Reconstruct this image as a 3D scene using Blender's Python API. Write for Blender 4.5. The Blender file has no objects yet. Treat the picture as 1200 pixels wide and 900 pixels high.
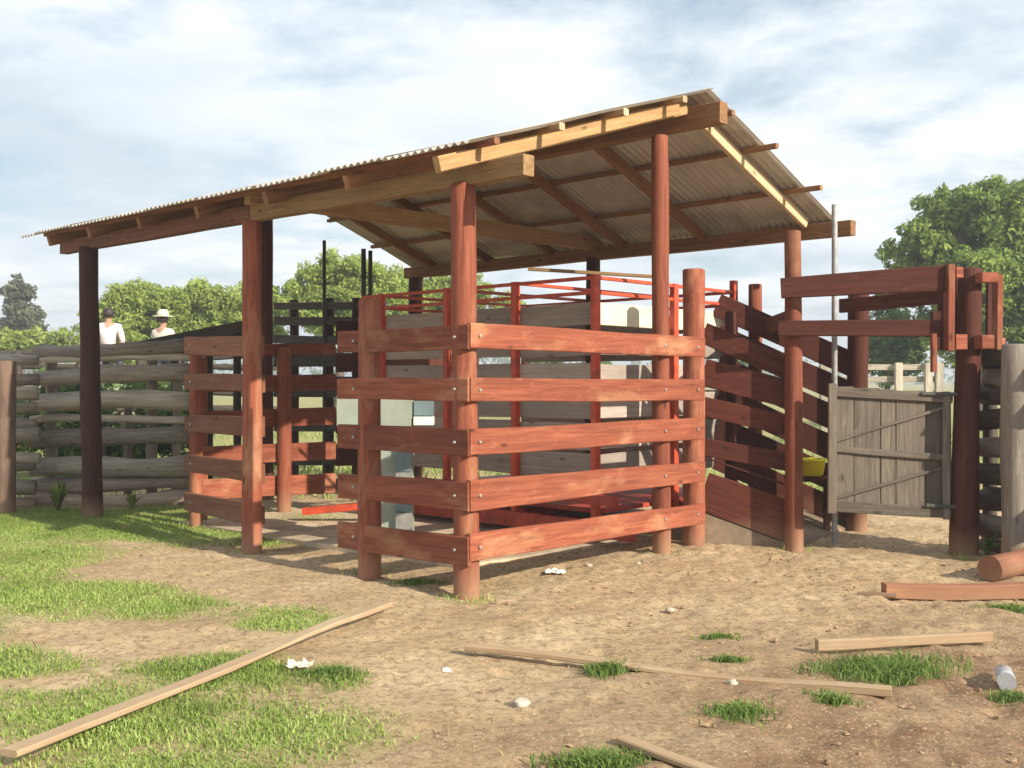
import bpy, math, random
import numpy as np
from mathutils import Vector, Matrix
from mathutils import noise as mnoise
random.seed(7); np.random.seed(7)
S = bpy.context.scene
C = S.collection

# ------------------------------------------------------------------ camera, world, sun, exposure
F, H0, HZ = 1240.0, 1.45, 445.0          # focal length in photo pixels, eye height, horizon row
cd = bpy.data.cameras.new("camera"); cam = bpy.data.objects.new("camera", cd); C.objects.link(cam)
cam.location = (0, 0, H0); cam.rotation_euler = (math.radians(90), 0, 0)
cd.sensor_width = 36; cd.lens = F/1200*36; cd.shift_y = (HZ-450)/1200.0*1.0
cd.clip_end = 5000; S.camera = cam

SUN_AZ = math.atan2(0.75, -0.66); SUN_EL = math.radians(28)
w = bpy.data.worlds.new("World"); S.world = w; w.use_nodes = True
nt = w.node_tree; nt.nodes.clear()
def N(t, **k):
    n = nt.nodes.new(t)
    for a, b in k.items(): setattr(n, a, b)
    return n
def math_n(op, a=None, b=None, clamp=False):
    n = N('ShaderNodeMath', operation=op); n.use_clamp = clamp
    for i, v in enumerate((a, b)):
        if v is None: continue
        if isinstance(v, (int, float)): n.inputs[i].default_value = v
        else: nt.links.new(v, n.inputs[i])
    return n.outputs[0]
sky = N('ShaderNodeTexSky', sky_type='NISHITA'); sky.sun_disc = False
sky.sun_elevation = SUN_EL; sky.sun_rotation = SUN_AZ; sky.air_density = 1.0; sky.dust_density = 2.0
tc = N('ShaderNodeTexCoord'); sp = N('ShaderNodeSeparateXYZ'); nt.links.new(tc.outputs['Generated'], sp.inputs[0])
zz = math_n('ADD', math_n('MAXIMUM', sp.outputs[2], 0.0), 0.16)
cb = N('ShaderNodeCombineXYZ')
nt.links.new(math_n('DIVIDE', sp.outputs[0], zz), cb.inputs[0])
nt.links.new(math_n('DIVIDE', sp.outputs[1], zz), cb.inputs[1])
def wnoise(scale, det, rough, dist, loc, sc=(1, 1, 1)):
    mp = N('ShaderNodeMapping'); nt.links.new(cb.outputs[0], mp.inputs[0])
    mp.inputs['Location'].default_value = loc; mp.inputs['Scale'].default_value = sc
    n = N('ShaderNodeTexNoise'); nt.links.new(mp.outputs[0], n.inputs['Vector'])
    n.inputs['Scale'].default_value = scale; n.inputs['Detail'].default_value = det
    n.inputs['Roughness'].default_value = rough; n.inputs['Distortion'].default_value = dist
    return n.outputs['Fac']
def ramp(src, pts):
    r = N('ShaderNodeValToRGB'); nt.links.new(src, r.inputs[0]); e = r.color_ramp.elements
    while len(e) > len(pts): e.remove(e[-1])
    while len(e) < len(pts): e.new(0.5)
    for i, (p, c) in enumerate(pts): e[i].position = p; e[i].color = (*c, 1)
    return r.outputs[0]
cover = ramp(wnoise(1.5, 9, 0.60, 0.15, (2.5, 2.5, 0)), [(0.33, (0, 0, 0)), (0.52, (1, 1, 1))])
shade = ramp(wnoise(0.75, 8, 0.55, 0.3, (3.3, 6.2, 0), (1, 1.5, 1)), [(0.34, (6.0, 6.8, 7.5)), (0.47, (7.4, 8.1, 8.7)), (0.62, (9.2, 9.5, 9.6))])
mx = N('ShaderNodeMix', data_type='RGBA'); nt.links.new(cover, mx.inputs[0])
skyb = N('ShaderNodeMix', data_type='RGBA', blend_type='MIX'); skyb.inputs[0].default_value = 0.35
nt.links.new(sky.outputs[0], skyb.inputs[6]); skyb.inputs[7].default_value = (6.6, 8.8, 10.2, 1)
nt.links.new(skyb.outputs[2], mx.inputs[6]); nt.links.new(shade, mx.inputs[7])
bg = N('ShaderNodeBackground'); bg.inputs[1].default_value = 0.080
nt.links.new(mx.outputs[2], bg.inputs[0])
wo = N('ShaderNodeOutputWorld'); nt.links.new(bg.outputs[0], wo.inputs[0])

sl = bpy.data.lights.new("sun", 'SUN'); sl.energy = 5.0; sl.angle = math.radians(0.6); sl.color = (1.0, 0.90, 0.74)
so = bpy.data.objects.new("sun", sl); C.objects.link(so)
sdir = Vector((math.sin(SUN_AZ)*math.cos(SUN_EL), math.cos(SUN_AZ)*math.cos(SUN_EL), math.sin(SUN_EL)))
so.rotation_euler = sdir.to_track_quat('Z', 'Y').to_euler(); so.location = (8, -4, 10)
S.view_settings.view_transform = 'Standard'; S.view_settings.look = 'None'
S.view_settings.exposure = 0.62; S.view_settings.gamma = 1.0

# ------------------------------------------------------------------ helpers
def P(px, py, d):                        # a point seen at px,py of the 1200x900 photo, d metres out
    return Vector(((px-600)/F*d, d, H0-(py-HZ)/F*d))
U = Vector((-0.72, 0.694, 0)); V = Vector((0.694, 0.72, 0))     # the shelter's long and short axes
D0 = Vector((-0.30, 7.11, 0))                                    # its front corner post
def L(u, v, z=0.0): return D0+U*u+V*v+Vector((0, 0, z))

def vnoise(x, y, seed=0):
    xi = np.floor(x).astype(np.int64); yi = np.floor(y).astype(np.int64); xf = x-xi; yf = y-yi
    def h(a, b):
        n = (a*374761393+b*668265263+seed*974634777) & 0xffffffff
        n = ((n ^ (n >> 13))*1274126177) & 0xffffffff
        return ((n ^ (n >> 16)) & 0xffff)/65535.0
    sx = xf*xf*(3-2*xf); sy = yf*yf*(3-2*yf)
    return (h(xi, yi)*(1-sx)+h(xi+1, yi)*sx)*(1-sy)+(h(xi, yi+1)*(1-sx)+h(xi+1, yi+1)*sx)*sy
def fbm(x, y, seed=0, o=4):
    r = 0; a = 0.5
    for i in range(o): r = r+a*vnoise(x*2**i, y*2**i, seed+i); a *= 0.5
    return r/(1-0.5**o)
def gh(x, y):                            # ground height without the fine grain
    x = np.asarray(x, float); y = np.asarray(y, float)
    near = np.clip((40-np.hypot(x, y-8))/30, 0, 1)
    return (fbm(x*0.55+9, y*0.55+3, 5, 3)-0.5)*0.075*near
def ghs(x, y): return float(gh(x, y))

def mesh_obj(name, verts, faces, mat, parent=None, smooth=False):
    me = bpy.data.meshes.new(name); me.from_pydata([tuple(v) for v in verts], [], faces)
    if mat: me.materials.append(mat)
    if smooth: me.polygons.foreach_set('use_smooth', [True]*len(me.polygons))
    me.update(); return link(name, me, parent)
def link(name, me, parent=None):
    o = bpy.data.objects.new(name, me); C.objects.link(o)
    if parent: par(o, parent)
    return o
def par(o, p):
    o.parent = p
    m = Matrix.Translation(p.location)
    if p.parent: m = Matrix.Translation(p.parent.location) @ m if False else p.matrix_basis.copy()
    o.matrix_parent_inverse = wm(p).inverted()
def wm(o):
    if o.parent: return wm(o.parent) @ o.matrix_parent_inverse @ o.matrix_basis
    return o.matrix_basis.copy()
def tag(o, label=None, cat=None, group=None, kind=None):
    if label: o['label'] = label
    if cat: o['category'] = cat
    if group: o['group'] = group
    if kind: o['kind'] = kind
    return o
def thing(name, loc, label, cat, group=None):
    o = bpy.data.objects.new(name, None); o.empty_display_size = 0.2; C.objects.link(o); o.location = loc
    o.matrix_basis = Matrix.Translation(Vector(loc))
    return tag(o, label, cat, group)

def frame(p0, p1, up=(0, 0, 1)):
    X = (p1-p0).normalized(); up = Vector(up)
    Y = up.cross(X)
    if Y.length < 1e-4: Y = Vector((0, 1, 0)).cross(X)
    Y.normalize(); Z = X.cross(Y)
    return Matrix(((X.x, Y.x, Z.x, p0.x), (X.y, Y.y, Z.y, p0.y), (X.z, Y.z, Z.z, p0.z), (0, 0, 0, 1)))

def loft(rings, caps=True):
    n = len(rings[0]); vs = [p for r in rings for p in r]; fs = []
    for i in range(len(rings)-1):
        for j in range(n):
            k = (j+1) % n
            fs.append((i*n+j, i*n+k, (i+1)*n+k, (i+1)*n+j))
    if caps:
        fs.append(tuple(range(n-1, -1, -1))); fs.append(tuple((len(rings)-1)*n+j for j in range(n)))
    return vs, fs

def plank(name, p0, p1, h, t, mat, parent=None, up=(0, 0, 1), rough=0.004, ch=0.006, seg=None, align='c', h1=None, sag=0.0):
    """sawn board: long axis local X, h along up, t across"""
    p0 = Vector(p0); p1 = Vector(p1); Ln = (p1-p0).length
    seg = seg or max(3, min(10, int(Ln/0.35)))
    sd = random.random()*100; h1 = h1 or h; rings = []
    for i in range(seg+1):
        f = i/seg; x = f*Ln; hh = (h+(h1-h)*f)/2; tt = t/2
        a = mnoise.noise(Vector((x*0.8, sd, 0)))*rough*3; b = mnoise.noise(Vector((x*0.8, sd, 9)))*rough*3
        da = mnoise.noise(Vector((x*2, sd, 3)))*rough; db = mnoise.noise(Vector((x*2, sd, 5)))*rough
        z0, z1 = -hh+da, hh+db; s = sag*4*f*(1-f)
        c = min(ch, tt*0.6)
        pts = [(-tt+c, z0), (tt-c, z0), (tt, z0+c), (tt, z1-c), (tt-c, z1), (-tt+c, z1), (-tt, z1-c), (-tt, z0+c)]
        rings.append([(x, y+a, z+b-s) for y, z in pts])
    vs, fs = loft(rings)
    o = mesh_obj(name, vs, fs, mat); o.matrix_basis = frame(p0, p1, up)
    if parent: par(o, parent)
    return o
def pole(name, p0, p1, r0, r1, mat, parent=None, n=12, seg=None, rough=0.06, bend=0.0, dome=True):
    p0 = Vector(p0); p1 = Vector(p1); Ln = (p1-p0).length
    seg = seg or max(3, min(14, int(Ln/0.22))); sd = random.random()*100; rings = []
    for i in range(seg+1):
        f = i/seg; x = f*Ln; r = r0+(r1-r0)*f
        oy = mnoise.noise(Vector((x*0.5, sd, 2)))*bend; oz = mnoise.noise(Vector((x*0.5, sd, 6)))*bend
        ring = []
        for j in range(n):
            a = 2*math.pi*j/n
            k = 1+rough*mnoise.noise(Vector((x*1.7, math.cos(a)*1.3+sd, math.sin(a)*1.3)))*1.6
            ring.append((x, oy+math.cos(a)*r*k, oz+math.sin(a)*r*k))
        rings.append(ring)
    if dome:
        last = rings[-1]; cy = sum(q[1] for q in last)/n; cz = sum(q[2] for q in last)/n
        rings.append([(q[0]+r1*0.12, cy+(q[1]-cy)*0.86, cz+(q[2]-cz)*0.86) for q in last])
    vs, fs = loft(rings)
    o = mesh_obj(name, vs, fs, mat, smooth=True); o.matrix_basis = frame(p0, p1)
    me = o.data
    for p in me.polygons:
        if len(p.vertices) > 4: p.use_smooth = False
    if parent: par(o, parent)
    return o
def box(name, c, sx, sy, sz, mat, parent=None, rz=0.0, ch=0.004):
    """box with chamfered edges centred on c"""
    c = Vector(c); d = Vector((math.cos(rz), math.sin(rz), 0))
    return plank(name, c-d*sx/2, c+d*sx/2, sz, sy, mat, parent, rough=0.0, ch=ch, seg=3)

# ------------------------------------------------------------------ materials
def newmat(name):
    m = bpy.data.materials.new(name); m.use_nodes = True; t = m.node_tree
    b = t.nodes['Principled BSDF']; return m, t, b
def nz(t, scale, det=6, rough=0.6, vec=None, sc=None, dist=0.0):
    n = t.nodes.new('ShaderNodeTexNoise'); n.inputs['Scale'].default_value = scale
    n.inputs['Detail'].default_value = det; n.inputs['Roughness'].default_value = rough; n.inputs['Distortion'].default_value = dist
    if vec is not None:
        if sc:
            mp = t.nodes.new('ShaderNodeMapping'); mp.inputs['Scale'].default_value = sc; t.links.new(vec, mp.inputs[0]); vec = mp.outputs[0]
        t.links.new(vec, n.inputs['Vector'])
    return n.outputs['Fac']
def cr(t, src, pts):
    r = t.nodes.new('ShaderNodeValToRGB'); t.links.new(src, r.inputs[0]); e = r.color_ramp.elements
    while len(e) < len(pts): e.new(0.5)
    for i, (p, c) in enumerate(pts):
        e[i].position = p; e[i].color = (c[0], c[1], c[2], 1) if isinstance(c, tuple) else (c, c, c, 1)
    return r.outputs[0]
def mixc(t, fac, a, b, mode='MIX'):
    m = t.nodes.new('ShaderNodeMix'); m.data_type = 'RGBA'; m.blend_type = mode
    for i, v in ((0, fac), (6, a), (7, b)):
        if isinstance(v, (int, float)): m.inputs[i].default_value = v
        elif isinstance(v, tuple): m.inputs[i].default_value = (*v, 1)
        else: t.links.new(v, m.inputs[i])
    return m.outputs[2]
def bump(t, b, src, st, dist=0.01):
    n = t.nodes.new('ShaderNodeBump'); n.inputs['Strength'].default_value = st; n.inputs['Distance'].default_value = dist
    t.links.new(src, n.inputs['Height']); t.links.new(n.outputs[0], b.inputs['Normal'])
def objvec(t):
    """object coordinates shifted by a random amount per object"""
    tc = t.nodes.new('ShaderNodeTexCoord'); oi = t.nodes.new('ShaderNodeObjectInfo')
    a = t.nodes.new('ShaderNodeVectorMath'); a.operation = 'ADD'; m = t.nodes.new('ShaderNodeMath'); m.operation = 'MULTIPLY'
    m.inputs[1].default_value = 37.0; t.links.new(oi.outputs['Random'], m.inputs[0])
    t.links.new(tc.outputs['Object'], a.inputs[0]); t.links.new(m.outputs[0], a.inputs[1])
    return a.outputs[0], oi.outputs['Random']
def wood(name, dark, mid, light, pale=None, palefac=0.55, rough=0.75, grain=1.0, bmp=0.5):
    m, t, b = newmat(name); v, rnd = objvec(t)
    g = nz(t, 5*grain, 8, 0.65, v, (0.35, 6, 6), 0.6)
    fine = nz(t, 30*grain, 4, 0.7, v, (0.12, 4, 4))
    big = nz(t, 1.6, 5, 0.6, v, (0.8, 2, 2), 0.4)
    c = cr(t, g, [(0.28, dark), (0.5, mid), (0.74, light)])
    c = mixc(t, cr(t, fine, [(0.3, 0.0), (0.62, 0.75)]), mixc(t, 0.5, c, dark), c)
    if pale: c = mixc(t, cr(t, big, [(palefac, 0.0), (palefac+0.16, 0.75)]), c, pale)
    c = mixc(t, cr(t, nz(t, 3.2, 4, 0.6, v, (0.9, 2.2, 2.2)), [(0.40, 0.0), (0.66, 0.42)]), c, tuple(x*0.62 for x in mid))
    vo = t.nodes.new('ShaderNodeTexVoronoi'); vo.inputs['Scale'].default_value = 2.6; mp = t.nodes.new('ShaderNodeMapping')
    mp.inputs['Scale'].default_value = (1.0, 2.6, 2.6); t.links.new(v, mp.inputs[0]); t.links.new(mp.outputs[0], vo.inputs['Vector'])
    c = mixc(t, cr(t, vo.outputs['Distance'], [(0.04, 0.85), (0.13, 0.0)]), c, tuple(x*0.45 for x in dark))
    c = mixc(t, cr(t, nz(t, 9, 7, 0.75, v, (0.5, 1.5, 1.5), 1.0), [(0.58, 0.0), (0.70, 0.28)]), c, tuple(min(1, x*1.35+0.03) for x in light))
    k = cr(t, rnd, [(0.0, 0.72), (1.0, 1.22)]); c = mixc(t, 1.0, c, k, 'MULTIPLY')
    # mud splashed on from below
    tc = t.nodes.new('ShaderNodeNewGeometry'); s = t.nodes.new('ShaderNodeSeparateXYZ'); t.links.new(tc.outputs['Position'], s.inputs[0])
    ad = t.nodes.new('ShaderNodeMath'); ad.operation = 'ADD'; mu = t.nodes.new('ShaderNodeMath'); mu.operation = 'MULTIPLY'; mu.inputs[1].default_value = 0.5
    t.links.new(big, mu.inputs[0]); t.links.new(mu.outputs[0], ad.inputs[0]); t.links.new(s.outputs[2], ad.inputs[1])
    c = mixc(t, cr(t, ad.outputs[0], [(0.24, 0.75), (0.52, 0.0)]), c, (0.33, 0.20, 0.12))
    t.links.new(c, b.inputs['Base Color']); b.inputs['Roughness'].default_value = rough
    b.inputs['Specular IOR Level'].default_value = 0.25
    bump(t, b, fine, bmp, 0.006); return m
RED = wood('stained_red_timber', (0.125, 0.034, 0.020), (0.295, 0.085, 0.045), (0.41, 0.150, 0.082), (0.47, 0.26, 0.14), 0.55)
REDLOG = wood('stained_red_log', (0.13, 0.035, 0.021), (0.285, 0.083, 0.045), (0.41, 0.155, 0.085), (0.47, 0.27, 0.15), 0.54)
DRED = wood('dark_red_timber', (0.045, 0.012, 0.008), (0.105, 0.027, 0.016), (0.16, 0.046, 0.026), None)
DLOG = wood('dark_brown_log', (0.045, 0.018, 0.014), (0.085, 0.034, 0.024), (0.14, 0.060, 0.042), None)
TAN = wood('unpainted_pine_timber', (0.22, 0.125, 0.05), (0.40, 0.25, 0.115), (0.55, 0.37, 0.19), None)
RAFT = wood('oiled_rafter_timber', (0.16, 0.075, 0.032), (0.31, 0.16, 0.07), (0.42, 0.24, 0.12), None)
GATEW = wood('old_grey_brown_plank', (0.07, 0.057, 0.044), (0.165, 0.135, 0.105), (0.25, 0.21, 0.165), None, grain=1.3, bmp=0.9)
TANG = wood('grey_brown_post', (0.13, 0.085, 0.06), (0.26, 0.17, 0.125), (0.36, 0.26, 0.20), None)
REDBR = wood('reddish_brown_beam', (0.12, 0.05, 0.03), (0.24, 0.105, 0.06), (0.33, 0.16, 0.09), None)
WEATH = wood('weathered_yellow_board', (0.42, 0.34, 0.20), (0.62, 0.52, 0.33), (0.74, 0.66, 0.46), None, grain=1.2, bmp=0.8)
PALE = wood('pale_fresh_timber', (0.42, 0.30, 0.17), (0.60, 0.46, 0.28), (0.72, 0.58, 0.38), None)
GREY = wood('weathered_grey_timber', (0.15, 0.125, 0.10), (0.34, 0.29, 0.235), (0.50, 0.44, 0.36), None, grain=1.3, bmp=0.9)
GREYL = wood('bleached_grey_log', (0.22, 0.19, 0.15), (0.48, 0.425, 0.34), (0.68, 0.62, 0.51), None, grain=1.0, bmp=0.9)
BOARDG = wood('grey_brown_cage_board', (0.29, 0.235, 0.20), (0.45, 0.375, 0.33), (0.55, 0.48, 0.43), None, bmp=0.4)
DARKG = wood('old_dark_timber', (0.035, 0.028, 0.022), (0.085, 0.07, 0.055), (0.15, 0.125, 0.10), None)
def plain(name, col, rough=0.6, metal=0.0, var=0.15, scale=6, bmp=0.15):
    m, t, b = newmat(name); v, rnd = objvec(t)
    n = nz(t, scale, 6, 0.65, v); c = cr(t, n, [(0.3, tuple(x*(1-var*2) for x in col)), (0.7, tuple(min(1, x*(1+var)) for x in col))])
    t.links.new(c, b.inputs['Base Color']); b.inputs['Roughness'].default_value = rough; b.inputs['Metallic'].default_value = metal
    bump(t, b, n, bmp, 0.01); return m
REDPAINT = plain('red_painted_steel', (0.62, 0.085, 0.035), 0.5, 0.0, 0.22, 9)
DSTEEL = plain('dark_red_steel', (0.42, 0.06, 0.035), 0.55, 0.0, 0.25, 7)
GALV = plain('galvanised_steel', (0.42, 0.42, 0.40), 0.45, 0.6, 0.12, 20)
PIPE = plain('grey_pipe', (0.36, 0.36, 0.35), 0.55, 0.2, 0.2, 12)
DPIPE = plain('dark_pipe', (0.07, 0.07, 0.06), 0.6, 0.1, 0.2, 12)
CABG = plain('pale_green_grey_paint', (0.31, 0.35, 0.29), 0.5, 0.0, 0.1, 5)
CABB = plain('blue_grey_paint', (0.15, 0.21, 0.225), 0.5, 0.0, 0.12, 5)
WHITE = plain('white_paint', (0.78, 0.78, 0.74), 0.5, 0.0, 0.06, 5)
CREAM = plain('cream_boards', (0.78, 0.72, 0.52), 0.6, 0.0, 0.08, 5)
CONC = plain('dusty_concrete', (0.55, 0.44, 0.31), 0.9, 0.0, 0.2, 3, 0.5)
EARTHW = plain('packed_earth_ramp', (0.27, 0.20, 0.135), 0.9, 0.0, 0.25, 5, 0.5)
YEL = plain('yellow_plastic', (0.85, 0.80, 0.03), 0.4, 0.0, 0.04, 3)
STONE = plain('pale_stone', (0.50, 0.44, 0.36), 0.85, 0.0, 0.25, 14, 0.6)
SKIN = plain('skin', (0.45, 0.26, 0.18), 0.55, 0.0, 0.05)
SHIRTW = plain('white_pink_cotton', (0.74, 0.62, 0.66), 0.8, 0.0, 0.06)
SHIRTG = plain('pale_khaki_cotton', (0.62, 0.58, 0.48), 0.8, 0.0, 0.06)
JEANS = plain('dark_trousers', (0.06, 0.07, 0.10), 0.8, 0.0, 0.1)
HAIR = plain('dark_hair', (0.03, 0.02, 0.015), 0.6, 0.0, 0.1)
STRAW = plain('pale_straw', (0.68, 0.62, 0.46), 0.8, 0.0, 0.08)
BARK = plain('tree_bark', (0.13, 0.10, 0.075), 0.9, 0.0, 0.3, 8, 0.8)
PAPER = plain('white_litter', (0.80, 0.78, 0.72), 0.7, 0.0, 0.06)

def sheet_mat():
    m, t, b = newmat('zinc_roof_sheet'); v, rnd = objvec(t)
    n = nz(t, 3, 6, 0.6, v, (1, 1, 1)); f = nz(t, 30, 3, 0.6, v)
    c = cr(t, n, [(0.3, (0.46, 0.45, 0.42)), (0.7, (0.68, 0.67, 0.63))])
    c = mixc(t, cr(t, rnd, [(0.0, 0.0), (1.0, 0.35)]), c, (0.46, 0.40, 0.32))
    c = mixc(t, cr(t, nz(t, 1.2, 5, 0.6, v), [(0.55, 0.0), (0.7, 0.5)]), c, (0.22, 0.12, 0.06))
    t.links.new(c, b.inputs['Base Color']); b.inputs['Roughness'].default_value = 0.5; b.inputs['Metallic'].default_value = 0.15
    bump(t, b, f, 0.1, 0.004); return m
SHEET = sheet_mat()

def leafmat(name, cols, trans=0.35):
    m, t, b = newmat(name); ge = t.nodes.new('ShaderNodeNewGeometry')
    c = cr(t, ge.outputs['Random Per Island'], [(0.0, cols[0]), (0.5, cols[1]), (1.0, cols[2])])
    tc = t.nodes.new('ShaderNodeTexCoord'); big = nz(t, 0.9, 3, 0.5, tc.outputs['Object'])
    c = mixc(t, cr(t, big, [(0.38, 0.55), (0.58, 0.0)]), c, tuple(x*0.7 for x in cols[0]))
    t.links.new(c, b.inputs['Base Color']); b.inputs['Roughness'].default_value = 0.6; b.inputs['Specular IOR Level'].default_value = 0.25
    tr = t.nodes.new('ShaderNodeBsdfTranslucent'); t.links.new(c, tr.inputs[0])
    ms = t.nodes.new('ShaderNodeMixShader'); ms.inputs[0].default_value = trans
    out = [n for n in t.nodes if n.type == 'OUTPUT_MATERIAL'][0]
    t.links.new(b.outputs[0], ms.inputs[1]); t.links.new(tr.outputs[0], ms.inputs[2]); t.links.new(ms.outputs[0], out.inputs[0])
    return m
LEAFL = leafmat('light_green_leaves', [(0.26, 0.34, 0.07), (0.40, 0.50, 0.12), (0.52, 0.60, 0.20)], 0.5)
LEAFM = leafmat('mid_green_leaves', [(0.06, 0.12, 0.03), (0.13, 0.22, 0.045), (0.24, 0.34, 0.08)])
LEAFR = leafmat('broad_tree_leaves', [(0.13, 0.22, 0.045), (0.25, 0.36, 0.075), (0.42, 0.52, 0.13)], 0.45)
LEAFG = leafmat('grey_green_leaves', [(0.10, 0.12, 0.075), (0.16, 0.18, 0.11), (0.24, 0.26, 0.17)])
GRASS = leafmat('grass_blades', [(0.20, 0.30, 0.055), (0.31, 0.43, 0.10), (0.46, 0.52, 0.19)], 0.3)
DRYG = leafmat('dry_grass_blades', [(0.30, 0.24, 0.10), (0.42, 0.34, 0.16), (0.30, 0.33, 0.12)], 0.2)
TUFT = leafmat('dense_tuft_blades', [(0.11, 0.19, 0.04), (0.18, 0.28, 0.06), (0.30, 0.38, 0.11)], 0.3)

# ------------------------------------------------------------------ ground: one sheet, fine near the pens, out to the horizon
ELL = [  # grass cover: centre and radii in photo pixels on flat ground, weight
 (60, 618, 230, 26, 1.1), (10, 660, 130, 34, 1.2), (110, 702, 170, 26, 1.1), (330, 728, 75, 17, 0.95), (30, 775, 90, 26, 1.0),
 (250, 790, 110, 30, 0.95), (110, 845, 190, 45, 1.0), (330, 862, 130, 40, 0.75), (170, 905, 200, 30, 1.0), (250, 627, 120, 12, 0.8),
 (-160, 700, 170, 120, 1.1), (390, 792, 42, 18, 0.75),
 (350, 608, 60, 7, 0.7)]
NEG = [(185, 668, 130, 13, 1.2), (150, 638, 45, 5, 0.5), (165, 757, 130, 17, 1.1), (60, 806, 45, 8, 0.7), (330, 690, 110, 14, 0.9), (420, 760, 70, 25, 0.5)]
def cover_w(x, y):
    y = np.maximum(y, 0.5); px = 600+F*x/y; py = HZ+F*H0/y
    wgt = np.zeros_like(px)
    for cx, cy, rx, ry, k in ELL: wgt = np.maximum(wgt, k*np.exp(-(((px-cx)/rx)**2+((py-cy)/ry)**2)**1.3*0.9))
    for cx, cy, rx, ry, k in NEG: wgt = wgt-k*np.exp(-(((px-cx)/rx)**2+((py-cy)/ry)**2))
    wgt = wgt*(0.35+1.15*fbm(x*2.2+5, y*2.2, 21, 4))
    return np.clip(wgt*1.35-0.15, 0, 1)
def axis(lo, hi, step, far):
    a = np.arange(lo, hi+1e-6, step); up = [hi]; dn = [lo]; s = step
    while up[-1] < far: s *= 1.28; up.append(up[-1]+s)
    s = step
    while dn[-1] > -far: s *= 1.28; dn.append(dn[-1]-s)
    return np.concatenate([np.array(dn[1:][::-1]), a, np.array(up[1:])])
def build_ground():
    xs = axis(-6.2, 6.2, 0.03, 1500); ys = axis(3.4, 12.6, 0.03, 1500)
    X, Y = np.meshgrid(xs, ys); cov = cover_w(X, Y)
    near = np.clip((30-np.hypot(X, Y-8))/20, 0, 1)
    rough = 0.55+0.55*np.clip((X-0.5)/2.5, 0, 1)*np.clip((8.5-Y)/2, 0.3, 1)
    Z = gh(X, Y)+near*((fbm(X*3, Y*3, 40, 3)-0.5)*0.05*rough+(fbm(X*7.5, Y*7.5, 44, 3)-0.5)*0.048*rough)
    rng = np.random.RandomState(3); hx = rng.uniform(-4.5, 5.5, 2600); hy = rng.uniform(3.8, 10.5, 2600)
    ok = (cover_w(hx, hy) < 0.25) & (rng.rand(2600) < 0.35+0.65*np.clip((hx+1)/3, 0, 1))
    for px_, py_ in zip(hx[ok], hy[ok]):                     # hoof prints trodden into the earth
        i0, i1 = np.searchsorted(xs, (px_-.13, px_+.13)); j0, j1 = np.searchsorted(ys, (py_-.13, py_+.13))
        q2 = ((X[j0:j1, i0:i1]-px_)**2+((Y[j0:j1, i0:i1]-py_)*0.85)**2)**.5/(0.045+0.02*((px_*7) % 1))
        Z[j0:j1, i0:i1] += -0.008*np.exp(-q2**2)+0.003*np.exp(-((q2-1.5)/0.5)**2)
    n, m = X.shape; co = np.stack([X, Y, Z], -1).reshape(-1, 3)
    i = np.arange(n*m).reshape(n, m); q = np.stack([i[:-1, :-1], i[:-1, 1:], i[1:, 1:], i[1:, :-1]], -1).reshape(-1, 4)
    me = bpy.data.meshes.new('ground'); me.vertices.add(len(co)); me.vertices.foreach_set('co', co.ravel())
    me.loops.add(q.size); me.loops.foreach_set('vertex_index', q.ravel().astype(np.int32))
    me.polygons.add(len(q)); me.polygons.foreach_set('loop_start', np.arange(0, q.size, 4, dtype=np.int32))
    me.polygons.foreach_set('use_smooth', np.ones(len(q), dtype=bool)); me.update()
    far = np.clip((Y-12.5)/5, 0, 1)
    side = np.clip((X-0.3+(5.8-Y)*0.8)/2.2, 0, 1)*np.clip((7.4-Y)/2.2, 0, 1)  # browner earth towards the right foreground
    side = np.maximum(side, 0.6*np.clip((X-3.2)/1, 0, 1)*np.clip((9.5-Y)/1.5, 0, 1))
    for nm, arr in (('cover', np.maximum(cov, far*0.95)), ('browner', side)):
        a = me.attributes.new(nm, 'FLOAT', 'POINT'); a.data.foreach_set('value', arr.ravel().astype(np.float32))
    m, t, b = newmat('dry_earth'); me.materials.append(m)
    ge = t.nodes.new('ShaderNodeNewGeometry'); pos = ge.outputs['Position']
    c = cr(t, nz(t, 1.3, 8, 0.62, pos), [(0.3, (0.36, 0.25, 0.145)), (0.5, (0.48, 0.35, 0.21)), (0.72, (0.59, 0.46, 0.295))])
    at = t.nodes.new('ShaderNodeAttribute'); at.attribute_name = 'browner'
    am = t.nodes.new('ShaderNodeMath'); am.operation = 'MULTIPLY'; t.links.new(at.outputs['Fac'], am.inputs[0])
    t.links.new(cr(t, nz(t, 2.5, 6, 0.65, pos), [(0.3, 0.25), (0.6, 1.0)]), am.inputs[1])
    c = mixc(t, am.outputs[0], c, cr(t, nz(t, 7, 6, 0.6, pos), [(0.3, (0.15, 0.082, 0.047)), (0.7, (0.30, 0.18, 0.105))]))
    c = mixc(t, cr(t, nz(t, 22, 6, 0.75, pos), [(0.38, 0.75), (0.52, 0.0)]), c, (0.19, 0.125, 0.07))
    c = mixc(t, cr(t, nz(t, 55, 3, 0.7, pos), [(0.55, 0.0), (0.72, 0.7)]), c, (0.66, 0.54, 0.37))
    ac = t.nodes.new('ShaderNodeAttribute'); ac.attribute_name = 'cover'
    gc = cr(t, nz(t, 16, 5, 0.7, pos), [(0.3, (0.17, 0.19, 0.055)), (0.7, (0.36, 0.37, 0.14))])
    am2 = t.nodes.new('ShaderNodeMath'); am2.operation = 'MULTIPLY'; am2.inputs[1].default_value = 0.75; t.links.new(ac.outputs['Fac'], am2.inputs[0])
    c = mixc(t, am2.outputs[0], c, gc)
    t.links.new(c, b.inputs['Base Color']); b.inputs['Roughness'].default_value = 0.95; b.inputs['Specular IOR Level'].default_value = 0.1
    bump(t, b, nz(t, 30, 8, 0.75, pos), 0.9, 0.02)
    tag(link('ground', me), kind='structure')
build_ground()

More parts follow.
